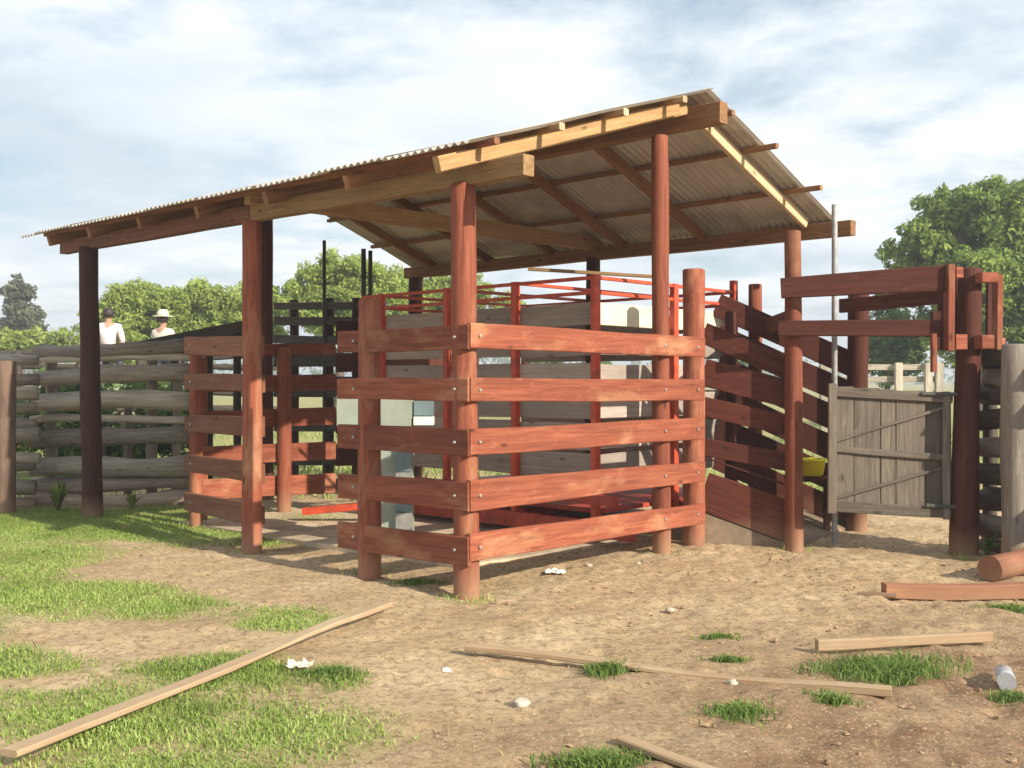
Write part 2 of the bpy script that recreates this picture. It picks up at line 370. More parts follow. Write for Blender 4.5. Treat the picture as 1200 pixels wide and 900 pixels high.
def blades(name, pts, hmin, hmax, wd, mat, lean=0.6, droop=0.35):
    """one mesh of bent tapered blades; pts = array of x,y,z"""
    n = len(pts); rng = np.random; a = rng.rand(n)*2*np.pi; h = hmin+(hmax-hmin)*rng.rand(n)**1.4
    dx, dy = np.cos(a), np.sin(a); ln = lean*h*rng.rand(n); ww = wd*(0.6+0.8*rng.rand(n))
    b = rng.rand(n)*2*np.pi; sx, sy = np.cos(b)*ww, np.sin(b)*ww
    p = np.asarray(pts); v = np.zeros((n, 5, 3))
    v[:, 0] = p+np.stack([-sx, -sy, 0*sx-0.01], 1); v[:, 1] = p+np.stack([sx, sy, 0*sx-0.01], 1)
    mid = p+np.stack([dx*ln*0.45, dy*ln*0.45, h*0.6], 1)
    v[:, 2] = mid+np.stack([sx*0.8, sy*0.8, 0*sx], 1); v[:, 3] = mid-np.stack([sx*0.8, sy*0.8, 0*sx], 1)
    v[:, 4] = p+np.stack([dx*ln*1.3, dy*ln*1.3, h*(1-droop*rng.rand(n)*lean)], 1)
    base = (np.arange(n)*5)[:, None]
    lp = np.concatenate([base+np.array([0, 1, 2, 3]), base+np.array([3, 2, 4])], 1).ravel()
    st = (np.arange(n)*7)[:, None]+np.array([0, 4])
    me = bpy.data.meshes.new(name); me.vertices.add(n*5); me.vertices.foreach_set('co', v.ravel())
    me.loops.add(len(lp)); me.loops.foreach_set('vertex_index', lp.astype(np.int32))
    me.polygons.add(n*2); me.polygons.foreach_set('loop_start', st.ravel().astype(np.int32)); me.update()
    me.materials.append(mat); return link(name, me)
def scatter(n, x0, x1, y0, y1, prob):
    x = x0+(x1-x0)*np.random.rand(n); y = y0+(y1-y0)*np.random.rand(n)
    k = np.random.rand(n) < prob(x, y); x, y = x[k], y[k]
    return np.stack([x, y, gh(x, y)], 1)
tag(blades('grass', scatter(680000, -6.5, 0.2, 3.7, 13, lambda x, y: cover_w(x, y)**1.3*np.clip(1.25-y/16, 0, 1)), 0.010, 0.036, 0.0030, GRASS, 1.3),
    'short green grass spreading in patches over the left yard', 'grass', kind='stuff')
foot = []
for fx, fy, nn in ((-.3, 7.05, 70), (-1.07, 7.9, 60), (-2.2, 9.0, 70), (-4.4, 11.0, 160), (1.25, 8.7, 40), (2.4, 8.95, 30), (3.75, 8.7, 90), (-3.1, 10.35, 90), (-4.85, 11.4, 120), (4.0, 8.35, 120)):
    a_ = np.random.rand(nn)*6.28; q_ = 0.09+np.abs(np.random.normal(size=nn))*0.06
    foot.append(np.stack([fx+np.cos(a_)*q_, fy+np.sin(a_)*q_, gh(fx+np.cos(a_)*q_, fy+np.sin(a_)*q_)], 1))
tag(blades('fringe_grass', np.concatenate(foot), 0.02, 0.075, 0.003, GRASS, 1.2), 'thin green grass springing up around the feet of the posts', 'grass', kind='stuff')
tag(blades('sparse_grass', scatter(16000, -6, 6, 3.7, 13, lambda x, y: np.clip(fbm(x*1.6, y*1.6, 77, 3)*2.4-1.05, 0.02, 0.7)*(0.30+0.7*cover_w(x, y))), 0.015, 0.05, 0.0026, DRYG, 1.4),
    'thin dry grass and stubble scattered over the bare earth', 'grass', kind='stuff')
tag(blades('far_grass', scatter(60000, -14, 14, 12.8, 34, lambda x, y: np.clip(fbm(x*0.5, y*0.5, 31, 3)*2-0.6, 0, 1)*np.clip(1-(y-12)/30, 0, 1)), 0.05, 0.22, 0.012, GRASS, 0.8),
    'rough green pasture growing behind the corral', 'pasture', kind='stuff')

def rock_mesh(name, pts, rs, mat):
    vs = []; fs = []
    base = [Vector(p).normalized() for p in ((1,0,0),(-1,0,0),(0,1,0),(0,-1,0),(0,0,1),(0,0,-1))]
    tri = [(0,2,4),(2,1,4),(1,3,4),(3,0,4),(2,0,5),(1,2,5),(3,1,5),(0,3,5)]
    for (x, y, z), r in zip(pts, rs):
        k = len(vs); a = random.random()*6.28; M = Matrix.Rotation(a, 3, 'Z') @ Matrix.Rotation(random.random(), 3, 'X')
        for b in base:
            q = M @ b*r*(0.6+0.7*random.random()); q.z *= 0.6
            vs.append((x+q.x, y+q.y, z+q.z))
        fs += [(k+i, k+j, k+l) for i, j, l in tri]
    return mesh_obj(name, vs, fs, mat)
CLOD = plain('earth_clods', (0.36, 0.24, 0.14), 0.95, 0.0, 0.35, 9, 0.6)
pc = scatter(16000, -4.5, 5.2, 3.9, 10, lambda x, y: np.clip(0.12+0.5*np.clip((x+0.5)/4, 0, 1), 0, 1)*np.clip(fbm(x*2, y*2, 61, 3)*2.2-0.55, 0.1, 1)*(1-cover_w(x, y)))
ps = scatter(2200, -5, 5.2, 3.9, 10, lambda x, y: np.clip(fbm(x*1.3, y*1.3, 91, 3)*2.2-0.8, 0.05, 1))
def straw():
    vs = []; fs = []
    for x, y, z in ps:
        a = random.random()*6.28; l = random.uniform(.006, .020); w_ = random.uniform(.0008, .0018); dx, dy = math.cos(a)*l, math.sin(a)*l; k = len(vs); t_ = random.uniform(0, .012)
        vs += [(x-dx-dy*w_/l, y-dy+dx*w_/l, z+.012), (x-dx+dy*w_/l, y-dy-dx*w_/l, z+.010), (x+dx, y+dy, z+.012+t_), (x-dx, y-dy, z+.016)]
        fs += [(k, k+1, k+2), (k+1, k+3, k+2), (k+3, k, k+2), (k, k+3, k+1)]
    return mesh_obj('straw', vs, fs, WEATH)
tag(straw(), 'dry straw and wood chips scattered over the bare earth', 'straw', kind='stuff')
tag(rock_mesh('clods', pc, [0.004+0.018*random.random()**2.4 for _ in pc], CLOD), 'small dry clods of earth scattered over the trampled yard', 'clods', kind='stuff')

# ------------------------------------------------------------------ concrete floor of the working pen
def slab(name, pts, z0, z1, mat, sub=1):
    n = len(pts); vs = [(p.x, p.y, z0) for p in pts]+[(p.x, p.y, z1) for p in pts]
    fs = [tuple(range(n-1, -1, -1)), tuple(range(n, 2*n))]+[(i, (i+1) % n, n+(i+1) % n, n+i) for i in range(n)]
    return mesh_obj(name, vs, fs, mat)
tag(slab('concrete_floor', [L(0.75, 0.65), L(4.6, 0.40), L(4.6, 4.4), L(0.25, 4.4), L(0.6, 2.7)], -0.1, 0.03, CONC), kind='structure')

# ------------------------------------------------------------------ the gabled shelter
sh = thing('cattle_shelter', L(2.7, 2.2, 0), 'open timber shelter with corrugated gable roof on round red posts', 'shelter')
LEN = 6.55
def rz_front(u, v): return 2.90+(v+0.3)*0.319+u*0.009        # underside of the sheets, front slope
def rz_back(u, v): return 3.735-(v-2.35)*0.385+u*0.004
def roof_z(u, v): return min(rz_front(u, v), rz_back(u, v))
def sheet(u0, u1, v0, v1, zf, lift):
    """one corrugated sheet, corrugations running down the slope"""
    n = int(round((u1-u0)/0.0095)); K = 4; vs = []; fs = []
    for s in (0, 1):
        for k in range(K+1):
            v = v0+(v1-v0)*k/K; wob = 0.006*math.sin(v*3+u0*5)
            for i in range(n+1):
                u = u0+(u1-u0)*i/n; z = zf(u, v)+0.0115*math.cos(2*math.pi*u/0.076)+lift+wob+s*0.0015
                p = L(u, v, z); vs.append((p.x, p.y, p.z))
    A = (K+1)*(n+1)
    for k in range(K):
        for i in range(n):
            a = k*(n+1)+i; fs.append((a, a+n+1, a+n+2, a+1)); fs.append((A+a, A+a+1, A+a+n+2, A+a+n+1))
    for i in range(n):
        fs.append((i, i+1, A+i+1, A+i)); b = K*(n+1)+i; fs.append((b, A+b, A+b+1, b+1))
    for k in range(K):
        a = k*(n+1); fs.append((a, A+a, A+a+n+1, a+n+1)); b = a+n; fs.append((b, b+n+1, A+b+n+1, A+b))
    mesh_obj('roof_sheet', vs, fs, SHEET, sh, smooth=True)
u = -0.38; i = 0
while u < LEN-0.05:
    u1 = min(u+0.836, LEN+0.1); j = random.uniform(-0.03, 0.03)
    sheet(u-0.0, u1+0.045, -0.32+j, 2.40, rz_front, 0.055+0.003*(i % 2))
    if u < 5.6: sheet(u-0.0, min(u1+0.045, 5.82), 2.33, 4.62+j, rz_back, 0.055+0.003*(i % 2))
    u = u1; i += 1
# posts
def upost(u, v, r0, r1, ztop, mat=REDLOG, lean=(0, 0), zb=-0.3):
    a = L(u, v, zb); b = L(u, v, ztop)+Vector((lean[0], lean[1], 0)); return pole('post', a, b, r0, r1, mat, sh, n=16)
upost(0, 0, 0.090, 0.082, 2.76, lean=(-0.03, 0))
upost(0.03, 2.25, 0.078, 0.070, 3.46, lean=(-0.02, 0))
upost(2.63, 0, 0.085, 0.08, 2.78, REDLOG)
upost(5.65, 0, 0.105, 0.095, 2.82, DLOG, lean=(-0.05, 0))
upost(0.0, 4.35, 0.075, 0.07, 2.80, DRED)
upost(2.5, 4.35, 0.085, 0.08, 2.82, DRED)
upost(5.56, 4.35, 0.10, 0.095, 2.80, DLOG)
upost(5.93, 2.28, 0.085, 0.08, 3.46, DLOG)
# eave and ridge beams, ties, rafters, purlins
plank('eave_beam', L(-0.565, 0.0, 2.815), L(2.60, 0.0, 2.850), 0.135, 0.10, TAN, sh)
plank('eave_beam', L(2.605, 0.0, 2.850), L(LEN-0.2, 0.0, 2.885), 0.135, 0.10, REDBR, sh)
plank('eave_beam', L(-0.62, 4.35, 2.86), L(5.74, 4.35, 2.875), 0.14, 0.10, RAFT, sh)
plank('ridge_beam', L(-0.50, 2.35, 3.585), L(6.1, 2.35, 3.62), 0.17, 0.11, RAFT, sh)
plank('tie_beam', L(2.55, -0.1, 2.985), L(2.45, 4.45, 2.975), 0.15, 0.09, TAN, sh)
for k, uu in enumerate((-0.17, 1.0, 2.05, 3.1, 4.15, 5.2, 6.15)):
    m = TAN if k == 0 else RAFT
    z = lambda v, f: f(uu, v)-0.055
    plank('rafter', L(uu, -0.43 if k == 0 else -0.25, z(-0.43 if k == 0 else -0.25, rz_front)), L(uu, 2.29, z(2.29, rz_front)), 0.10, 0.06, m, sh)
    if k == 0:
        plank('rafter', L(uu, 2.41, z(2.41, rz_back)), L(uu, 4.28, z(4.28, rz_back)), 0.10, 0.05, PALE, sh)
    elif uu < 5.8:
        plank('rafter', L(uu, 2.41, z(2.41, rz_back)), L(uu, 4.50, z(4.50, rz_back)), 0.10, 0.06, m, sh)
for v, e in ((0.45, 0.44), (1.15, 0.44), (1.9, 0.43)):
    plank('purlin', L(-e, v, rz_front(0, v)+0.018), L(LEN-0.05, v, rz_front(LEN, v)+0.018), 0.044, 0.05, TAN, sh)
    plank('purlin_end', L(-e-0.012, v, rz_front(0, v)+0.018), L(-e-0.002, v, rz_front(0, v)+0.018), 0.05, 0.055, PALE, sh, seg=1)
for v, e in ((2.62, 0.42), (3.15, 0.52), (3.85, 0.56), (4.5, 0.56)):
    plank('purlin', L(-e, v, rz_back(0, v)+0.018), L(5.86, v, rz_back(5.86, v)+0.018), 0.044, 0.05, RAFT, sh)
plank('purlin', L(-0.42, -0.14, rz_front(0, -0.14)+0.018), L(LEN-0.05, -0.14, rz_front(LEN, -0.14)+0.018), 0.044, 0.05, REDBR, sh)
# fascia board lapped along the gable end
plank('verge_board', L(-0.235, -0.48, rz_front(0, -0.48)-0.045), L(-0.235, 2.1, rz_front(0, 2.1)-0.045), 0.10, 0.035, TAN, sh)

# ------------------------------------------------------------------ board fences round the working pen
def bolt(p, nrm, parent):
    pole('bolt', p, p+Vector(nrm)*0.012, 0.013, 0.011, GALV, parent, n=8, seg=1, rough=0)
def fence(name, label, cat, a, da, b, db, rows, mat, posts=(), t=0.045, bolts=(), group=None, nrm=None, sag=0.0):
    """rows: (y_top_left, y_bot_left, y_top_right, y_bot_right) as seen at columns a,b at distances da,db"""
    base = P(a, HZ, da); base.z = 0; th = thing(name, base, label, cat, group)
    for (y0, y1, y2, y3) in rows:
        p0 = P(a, (y0+y1)/2, da); p1 = P(b, (y2+y3)/2, db)
        plank('board', p0, p1, (y1-y0)/F*da, t, mat, th, h1=(y3-y2)/F*db, sag=sag)
        if nrm is not None:
            for f in bolts:
                bolt(p0.lerp(p1, f)+Vector(nrm)*(t/2-0.002), nrm, th)
    for (px, ytop, ybot, d, r, m) in posts:
        pt = P(px, ytop, d); pb = P(px, ybot, d); pb.z = min(pb.z, 0)-0.15
        pole('post', pb, pt, r*1.05, r, m, th, n=14)
    return th
Vn = -V; Un = -U
fence('board_fence', 'sunlit red board fence of five wide boards right of the corner post', 'fence', 549, 6.99, 824, 9.05,
      [(378, 408, 396, 419), (443, 471, 444, 469), (503, 534, 490, 515), (563, 600, 541, 564), (626, 659, 590, 613)], RED,
      [(813, 317, 625, 9.22, 0.095, REDLOG)], bolts=(0.03, 0.79, 0.96), nrm=Un, t=0.042)
fence('board_fence', 'short shaded brown board fence left of the corner post, cabinet behind it', 'fence', 398, 7.90, 551, 6.99,
      [(388, 413, 380, 409), (444, 468, 442, 470), (497, 525, 503, 535), (555, 583, 565, 599), (611, 641, 629, 663)], RED,
      [(433, 352, 672, 7.76, 0.082, REDLOG)], bolts=(0.14, 0.91), nrm=Vn, t=0.042)
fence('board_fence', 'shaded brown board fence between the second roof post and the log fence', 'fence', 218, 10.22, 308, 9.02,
      [(394, 415, 393, 418), (438, 457, 438, 459), (487, 507, 488, 512), (532, 552, 543, 567), (577, 598, 591, 618)], REDBR,  # browner than the other panels: shade put into the board colour
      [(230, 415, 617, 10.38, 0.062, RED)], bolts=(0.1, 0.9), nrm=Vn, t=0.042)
fence('board_fence', 'sunlit red board fence standing under the roof behind the second roof post', 'fence', 236, 10.65, 392, 12.1,
      [(404, 418, 402, 416), (442, 460, 438, 457), (482, 502, 477, 498), (523, 545, 517, 538), (562, 586, 555, 578)], RED,
      [(333, 408, 590, 11.4, 0.075, RED), (236, 420, 612, 10.75, 0.06, RED)], bolts=(), t=0.045)
# dark old crush beyond, under the roof's far end
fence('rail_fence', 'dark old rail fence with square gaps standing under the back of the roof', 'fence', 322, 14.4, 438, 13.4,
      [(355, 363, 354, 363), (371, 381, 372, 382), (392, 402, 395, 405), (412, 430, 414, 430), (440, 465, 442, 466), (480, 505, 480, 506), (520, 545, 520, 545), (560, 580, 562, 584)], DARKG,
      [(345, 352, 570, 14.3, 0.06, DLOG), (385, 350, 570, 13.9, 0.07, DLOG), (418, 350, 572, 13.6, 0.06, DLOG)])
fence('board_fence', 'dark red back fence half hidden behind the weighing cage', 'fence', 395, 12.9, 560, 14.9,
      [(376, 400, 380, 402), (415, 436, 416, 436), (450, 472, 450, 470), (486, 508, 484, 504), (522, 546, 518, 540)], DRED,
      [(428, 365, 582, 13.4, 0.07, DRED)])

# ------------------------------------------------------------------ weighing cage, red steel frame with boards
Q = Vector((0.727, 9.2, 0))
cg = thing('weighing_cage', Q+U*1.5+V*1.1, 'red steel cattle weighing cage lined with grey brown boards inside the pen', 'cattle cage')
def cq(u, v, z): return Q+U*u+V*v+Vector((0, 0, z))
cu = (0, 0.965, 1.905, 2.93); cv = (0, 1.17, 2.21)
def steel(name, a, b, s=0.045, m=REDPAINT, s2=None, **k): return plank(name, a, b, s, s2 or s, m, cg, rough=0.0, ch=0.004, seg=1, **k)
def cpost(u, v, z1=2.36): steel('upright', cq(u, v, 0.12), cq(u, v, z1), 0.072 if u in (0, 0.965) else 0.062, up=V, s2=0.06)
for a in cu: cpost(a, 0); cpost(a, 2.21)
cpost(0, 1.17); cpost(2.93, 1.17)
cpost(0.0, 2.21, 2.46)
for z in (2.34, 2.21):
    for v in (0, 2.21): steel('top_rail', cq(0.04, v, z), cq(3.25, v, z), 0.032)
    for a in (0, 2.93): steel('top_rail', cq(a, 0.04, z), cq(a, 2.17, z), 0.032)
for a in (0.965, 1.905): steel('cross_rail', cq(a, 0.03, 2.35), cq(a, 2.18, 2.35), 0.032)
steel('cross_rail', cq(-0.32, 0.6, 2.36), cq(0.6, -0.22, 2.44), 0.03, TAN)
rows = [(1.93, 2.13, 0), (1.66, 1.88, 0), (1.37, 1.60, 0), (1.10, 1.34, 0), (0.83, 1.07, 0), (0.56, 0.80, 0)]
for z0, z1, _ in rows:
    zc, h = (z0+z1)/2, z1-z0
    for a, b in zip(cu[:-1], cu[1:]):
        plank('board', cq(a+0.02, 0.052, zc+random.uniform(-.008, .008)), cq(b-0.02, 0.052, zc+random.uniform(-.008, .008)), h, 0.03, BOARDG, cg)
        plank('board', cq(a+0.02, 2.158, zc), cq(b-0.02, 2.158, zc), h, 0.03, BOARDG, cg)
    for k, (a, b) in enumerate(zip(cv[:-1], cv[1:])):
        plank('board', cq(0.052, a+0.05, zc), cq(0.052, b-0.05, zc), h if z0 > 1.9 else h*0.9, 0.03, CREAM if z0 > 1.9 else BOARDG, cg)
for v in (-0.04, 2.25): steel('skid', cq(-0.45, v, 0.16), cq(3.2, v, 0.16), 0.14, DSTEEL, s2=0.07)
for a in (-0.2, 0.9, 1.95, 2.95): steel('cross_member', cq(a, 0.02, 0.21), cq(a, 2.2, 0.21), 0.08, DSTEEL)
steel('side_rail', cq(-0.30, -0.09, 0.42), cq(3.1, -0.09, 0.42), 0.09, DSTEEL, s2=0.05)
steel('platform', cq(0.0, 1.1, 0.30), cq(2.95, 1.1, 0.30), 0.04, DSTEEL, s2=2.1)
steel('drawbar', cq(1.9, -0.12, 0.27), cq(3.0, -0.95, 0.13), 0.07, REDPAINT)

# control cabinet beside the cage
cb_b = P(463, HZ, 9.0); cb_b.z = 0.07
cab = thing('scale_cabinet', cb_b, 'pale green and blue grey steel scale cabinet behind the short shaded fence', 'cabinet')
yc = 9.0
def cabbox(n, x0, y0, x1, y1, d, dep, m):
    a = P(x0, (y0+y1)/2, d); b = P(x1, (y0+y1)/2, d); return plank(n, a, b, (y1-y0)/F*d, dep, m, cab, rough=0, ch=0.006, seg=1)
cabbox('pedestal', 445, 500, 484, 636, 9.15, 0.24, CABG); cabbox('door', 464, 520, 482, 553, 9.005, 0.03, CABB)
cabbox('door', 464, 575, 482, 600, 9.005, 0.03, CABB)
cabbox('sill', 464, 553.5, 482.5, 560, 8.99, 0.05, GALV); cabbox('panel', 464, 601, 482.5, 622, 8.99, 0.04, GALV)
cabbox('head_box', 398, 463, 483, 499, 9.12, 0.30, CABG); cabbox('screen', 486, 470, 508, 487, 9.2, 0.16, CABB); cabbox('tray', 486, 488, 508, 498, 9.15, 0.22, WHITE)

# ------------------------------------------------------------------ loading ramp on the right
rp = thing('ramp_fence', P(870, HZ, 9.2)*1.0-Vector((0, 0, H0)), 'dark red sloping board fence of the ramp between corner and right roof post', 'fence')
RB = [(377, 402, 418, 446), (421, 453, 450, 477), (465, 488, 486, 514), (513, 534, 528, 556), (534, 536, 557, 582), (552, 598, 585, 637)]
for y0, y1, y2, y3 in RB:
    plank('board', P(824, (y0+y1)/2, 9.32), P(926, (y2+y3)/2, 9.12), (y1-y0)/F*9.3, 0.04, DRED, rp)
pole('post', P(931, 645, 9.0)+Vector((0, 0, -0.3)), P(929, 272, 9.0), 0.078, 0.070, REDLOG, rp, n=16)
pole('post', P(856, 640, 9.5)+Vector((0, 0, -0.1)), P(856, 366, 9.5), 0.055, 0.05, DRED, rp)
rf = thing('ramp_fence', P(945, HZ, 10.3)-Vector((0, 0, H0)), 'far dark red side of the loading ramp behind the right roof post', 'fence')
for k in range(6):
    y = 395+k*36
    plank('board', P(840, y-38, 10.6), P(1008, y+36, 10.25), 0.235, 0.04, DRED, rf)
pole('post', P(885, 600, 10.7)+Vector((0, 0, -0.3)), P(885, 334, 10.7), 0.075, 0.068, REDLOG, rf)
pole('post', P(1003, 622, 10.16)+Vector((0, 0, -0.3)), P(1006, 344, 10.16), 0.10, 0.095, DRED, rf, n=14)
plank('board', P(925, 374, 9.4), P(895, 384, 10.6), 0.16, 0.04, DRED, rf)
# ramp body: a wedge of concrete between the two sides
def wedge():
    a, b = P(826, 445, 9.29), P(924, 445, 9.10); c, d = P(1000, 445, 10.3), P(840, 445, 10.7)
    def z(p, h): return Vector((p.x, p.y, h))
    vs = [z(a, -.1), z(b, -.1), z(c, -.1), z(d, -.1), z(a, 0.27), z(b, 0.03), z(c, 0.03), z(d, 0.40)]
    o = mesh_obj('ramp', vs, [(3, 2, 1, 0), (4, 5, 6, 7), (0, 1, 5, 4), (1, 2, 6, 5), (2, 3, 7, 6), (3, 0, 4, 7)], EARTHW)
    tag(o, kind='structure')
wedge()
# yellow tub in the ramp
def lathe(name, prof, mat, parent=None, n=20, loc=(0, 0, 0)):
    vs = []; fs = []
    for r, z in prof:
        for j in range(n): a = 2*math.pi*j/n; vs.append((loc[0]+r*math.cos(a), loc[1]+r*math.sin(a), loc[2]+z))
    for i in range(len(prof)-1):
        for j in range(n): k = (j+1) % n; fs.append((i*n+j, i*n+k, (i+1)*n+k, (i+1)*n+j))
    fs.append(tuple(range(n-1, -1, -1))); return mesh_obj(name, vs, fs, mat, parent, True)
yt = P(949, 558, 9.9)
tub = lathe('feed_tub', [(0.10, 0), (0.12, 0.015), (0.145, 0.145), (0.16, 0.15), (0.16, 0.165), (0.135, 0.16), (0.11, 0.03)], YEL, loc=yt)
tag(tub, 'bright yellow plastic tub on the ramp seen left of the weathered gate', 'tub')
tbk = thing('support_stand', (yt.x, yt.y, 0), 'low dark timber stand carrying the yellow tub on the ramp', 'stand')
plank('top_board', yt+Vector((-.2, 0, -.02)), yt+Vector((.2, 0, -.02)), 0.035, 0.34, DRED, tbk)
for s in (-1, 1): plank('leg', yt+Vector((.16*s, 0, -.04)), Vector((yt.x+.16*s, yt.y, -0.1)), 0.07, 0.05, DRED, tbk)

# overhead rails and sliding-gate frame round the big right post
gf = thing('gate_frame', P(1130, HZ, 8.77)-Vector((0, 0, H0)), 'dark red timber frame with overhead rails around the thick right post', 'gate frame')
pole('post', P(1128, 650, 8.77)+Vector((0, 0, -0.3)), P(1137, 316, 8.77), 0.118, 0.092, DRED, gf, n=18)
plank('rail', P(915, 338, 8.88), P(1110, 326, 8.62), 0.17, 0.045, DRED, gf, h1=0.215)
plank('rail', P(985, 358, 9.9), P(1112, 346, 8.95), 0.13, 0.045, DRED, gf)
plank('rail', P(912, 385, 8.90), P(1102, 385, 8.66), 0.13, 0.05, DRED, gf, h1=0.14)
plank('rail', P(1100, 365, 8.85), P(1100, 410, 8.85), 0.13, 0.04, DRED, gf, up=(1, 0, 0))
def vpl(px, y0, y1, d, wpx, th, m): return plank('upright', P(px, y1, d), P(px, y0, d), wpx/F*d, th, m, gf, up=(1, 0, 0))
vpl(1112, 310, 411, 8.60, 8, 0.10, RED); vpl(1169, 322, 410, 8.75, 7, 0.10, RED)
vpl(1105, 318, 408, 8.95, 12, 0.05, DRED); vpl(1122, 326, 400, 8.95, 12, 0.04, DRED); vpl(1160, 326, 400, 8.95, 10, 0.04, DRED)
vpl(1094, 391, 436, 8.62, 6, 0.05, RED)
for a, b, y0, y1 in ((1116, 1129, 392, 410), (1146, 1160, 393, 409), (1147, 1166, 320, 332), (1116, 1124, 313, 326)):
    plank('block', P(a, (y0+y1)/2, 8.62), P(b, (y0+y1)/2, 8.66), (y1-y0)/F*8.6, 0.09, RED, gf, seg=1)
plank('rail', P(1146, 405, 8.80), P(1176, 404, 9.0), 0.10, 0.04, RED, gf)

# weathered gate
gt = thing('wooden_gate', P(1042, 445, 8.75)-Vector((0, 0, 1.1)), 'weathered grey plank gate with diagonal brace hung beside the thick post', 'gate')
xb = [972, 1000, 1031, 1049, 1084, 1115]
def gy(px, f): return (452+(px-970)*0.06)*(1-f)+(598+(px-970)*0.055)*f
for a, b in zip(xb[:-1], xb[1:]):
    c = (a+b)/2; plank('plank', P(c, gy(c, 1), 8.78), P(c, gy(c, 0), 8.78), (b-a-0.3)/F*8.78, 0.025, GATEW, gt, up=(1, 0, 0), rough=0.003)
def gpl(n, x0, f0, x1, f1, h): return plank(n, P(x0, gy(x0, f0), 8.745), P(x1, gy(x1, f1), 8.745), h, 0.022, GATEW, gt)
gpl('crosspiece', 972, 0.045, 1116, 0.045, 0.08); gpl('crosspiece', 975, 0.50, 1114, 0.53, 0.055); gpl('crosspiece', 972, 0.965, 1114, 0.965, 0.09)
plank('brace', P(980, gy(980, 0.90), 8.745), P(1110, gy(1110, 0.60), 8.745), 0.024, 0.008, GATEW, gt)
plank('brace', P(980, gy(980, 0.44), 8.745), P(1110, gy(1110, 0.11), 8.745), 0.024, 0.008, GATEW, gt)
plank('stile', P(975, gy(975, 1.02), 8.74), P(975, gy(975, -0.02), 8.74), 0.07, 0.03, GATEW, gt, up=(1, 0, 0))
plank('stile', P(1109, gy(1109, 1.02), 8.74), P(1109, gy(1109, -0.01), 8.74), 0.06, 0.03, GATEW, gt, up=(1, 0, 0))
plank('hinge', P(1080, 461, 8.72), P(1122, 462, 8.72), 0.03, 0.015, DPIPE, gt, rough=0)
plank('hinge', P(1085, 592, 8.72), P(1122, 594, 8.72), 0.03, 0.015, DPIPE, gt, rough=0)

# thin poles
for (px, y0, y1, d, r, m, lab) in ((978, 240, 640, 9.35, 0.026, PIPE, 'thin grey pole rising left of the weathered gate'),
        (380, 282, 560, 13.0, 0.022, DPIPE, 'thin dark pole standing alone left of the paired dark poles'),
        (426, 292, 560, 13.1, 0.030, DPIPE, 'left one of the paired dark poles behind the short fence'),
        (434, 294, 560, 13.1, 0.026, DPIPE, 'right one of the paired dark poles behind the short fence')):
    b = P(px, y1, d); b.z = -0.2
    tag(pole('thin_pole', b, P(px, y0, d), r, r, m, None, n=8, rough=0.02), lab, 'pole')

# ------------------------------------------------------------------ log fences
def logfence(name, label, x0, d0, x1, d1, ys, posts, group=None, rmin=0.07, rmax=0.09, mats=(GREYL,), gap=None):
    b = P(x0, HZ, d0); b.z = 0; th = thing(name, b, label, 'fence')
    for i, (ya, yb, r) in enumerate(ys):
        m = mats[i % len(mats)]
        j = random.uniform(-6, 6)
        pole('rail', P(x0+j, ya, d0+random.uniform(-.05, .05)), P(x1+random.uniform(-3, 3), yb, d1+random.uniform(-.05, .05)), r, r*random.uniform(.8, 1.1), m, th, n=9, rough=0.30, bend=0.10, dome=False)
    for (px, y0, y1, d, r, m) in posts:
        a = P(px, y1, d); a.z = -0.25; pole('post', a, P(px, y0, d), r, r*0.95, m, th, n=12, rough=0.10)
    return th
logfence('log_fence', 'bleached stacked log fence behind the dark far left roof post', 40, 12.4, 224, 12.1,
    [(412, 405, .09), (424, 421, .05), (443, 439, .095), (471, 471, .10), (490, 488, .045), (512, 505, .10), (544, 546, .11), (567, 564, .10), (589, 584, .10)],
    [(60, 405, 600, 12.55, .07, GREY), (150, 470, 600, 12.7, .05, GREY), (178, 405, 600, 12.6, .07, GREY), (207, 430, 600, 12.6, .05, GREYL)], mats=(GREY, GREYL, GREY, GREYL, GREYL))
logfence('log_fence', 'sunlit stub of stacked log fence at the left edge with red post', -60, 11.8, 44, 12.0,
    [(424, 422, .07), (444, 443, .075), (461, 461, .07), (478, 478, .075), (496, 497, .07), (514, 513, .085), (533, 534, .075), (552, 551, .085), (573, 574, .085), (592, 591, .09)],
    [(8, 424, 603, 11.4, .095, TANG), (-40, 424, 603, 11.9, .08, GREYL)], mats=(GREYL, GREY, GREYL))
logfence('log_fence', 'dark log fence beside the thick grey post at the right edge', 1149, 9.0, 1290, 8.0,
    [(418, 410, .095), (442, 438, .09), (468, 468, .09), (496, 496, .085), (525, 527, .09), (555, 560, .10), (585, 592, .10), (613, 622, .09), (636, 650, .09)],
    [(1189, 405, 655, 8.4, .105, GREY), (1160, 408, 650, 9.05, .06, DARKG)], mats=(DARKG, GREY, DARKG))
# far corral fence with two people sitting on it
logfence('corral_fence', 'old far corral fence on whose top rail two people sit', -200, 20.5, 330, 20,
    [(417, 416, .06), (430, 430, .06), (445, 444, .06), (460, 461, .06), (478, 478, .06), (495, 495, .06)],
    [(x, 412, 540, 20.2, .09, DARKG) for x in (-150, -60, 20, 95, 165, 240, 310)], mats=(DARKG,))
# slanting chute side behind the left fence
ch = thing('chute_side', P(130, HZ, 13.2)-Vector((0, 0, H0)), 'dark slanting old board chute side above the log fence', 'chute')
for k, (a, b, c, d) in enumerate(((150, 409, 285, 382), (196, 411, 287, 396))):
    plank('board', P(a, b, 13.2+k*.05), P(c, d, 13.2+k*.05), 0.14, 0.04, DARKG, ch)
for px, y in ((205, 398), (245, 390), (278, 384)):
    b = P(px, y, 13.3); pole('post', Vector((b.x, b.y, -.2)), b, .05, .05, DARKG, ch, n=8)
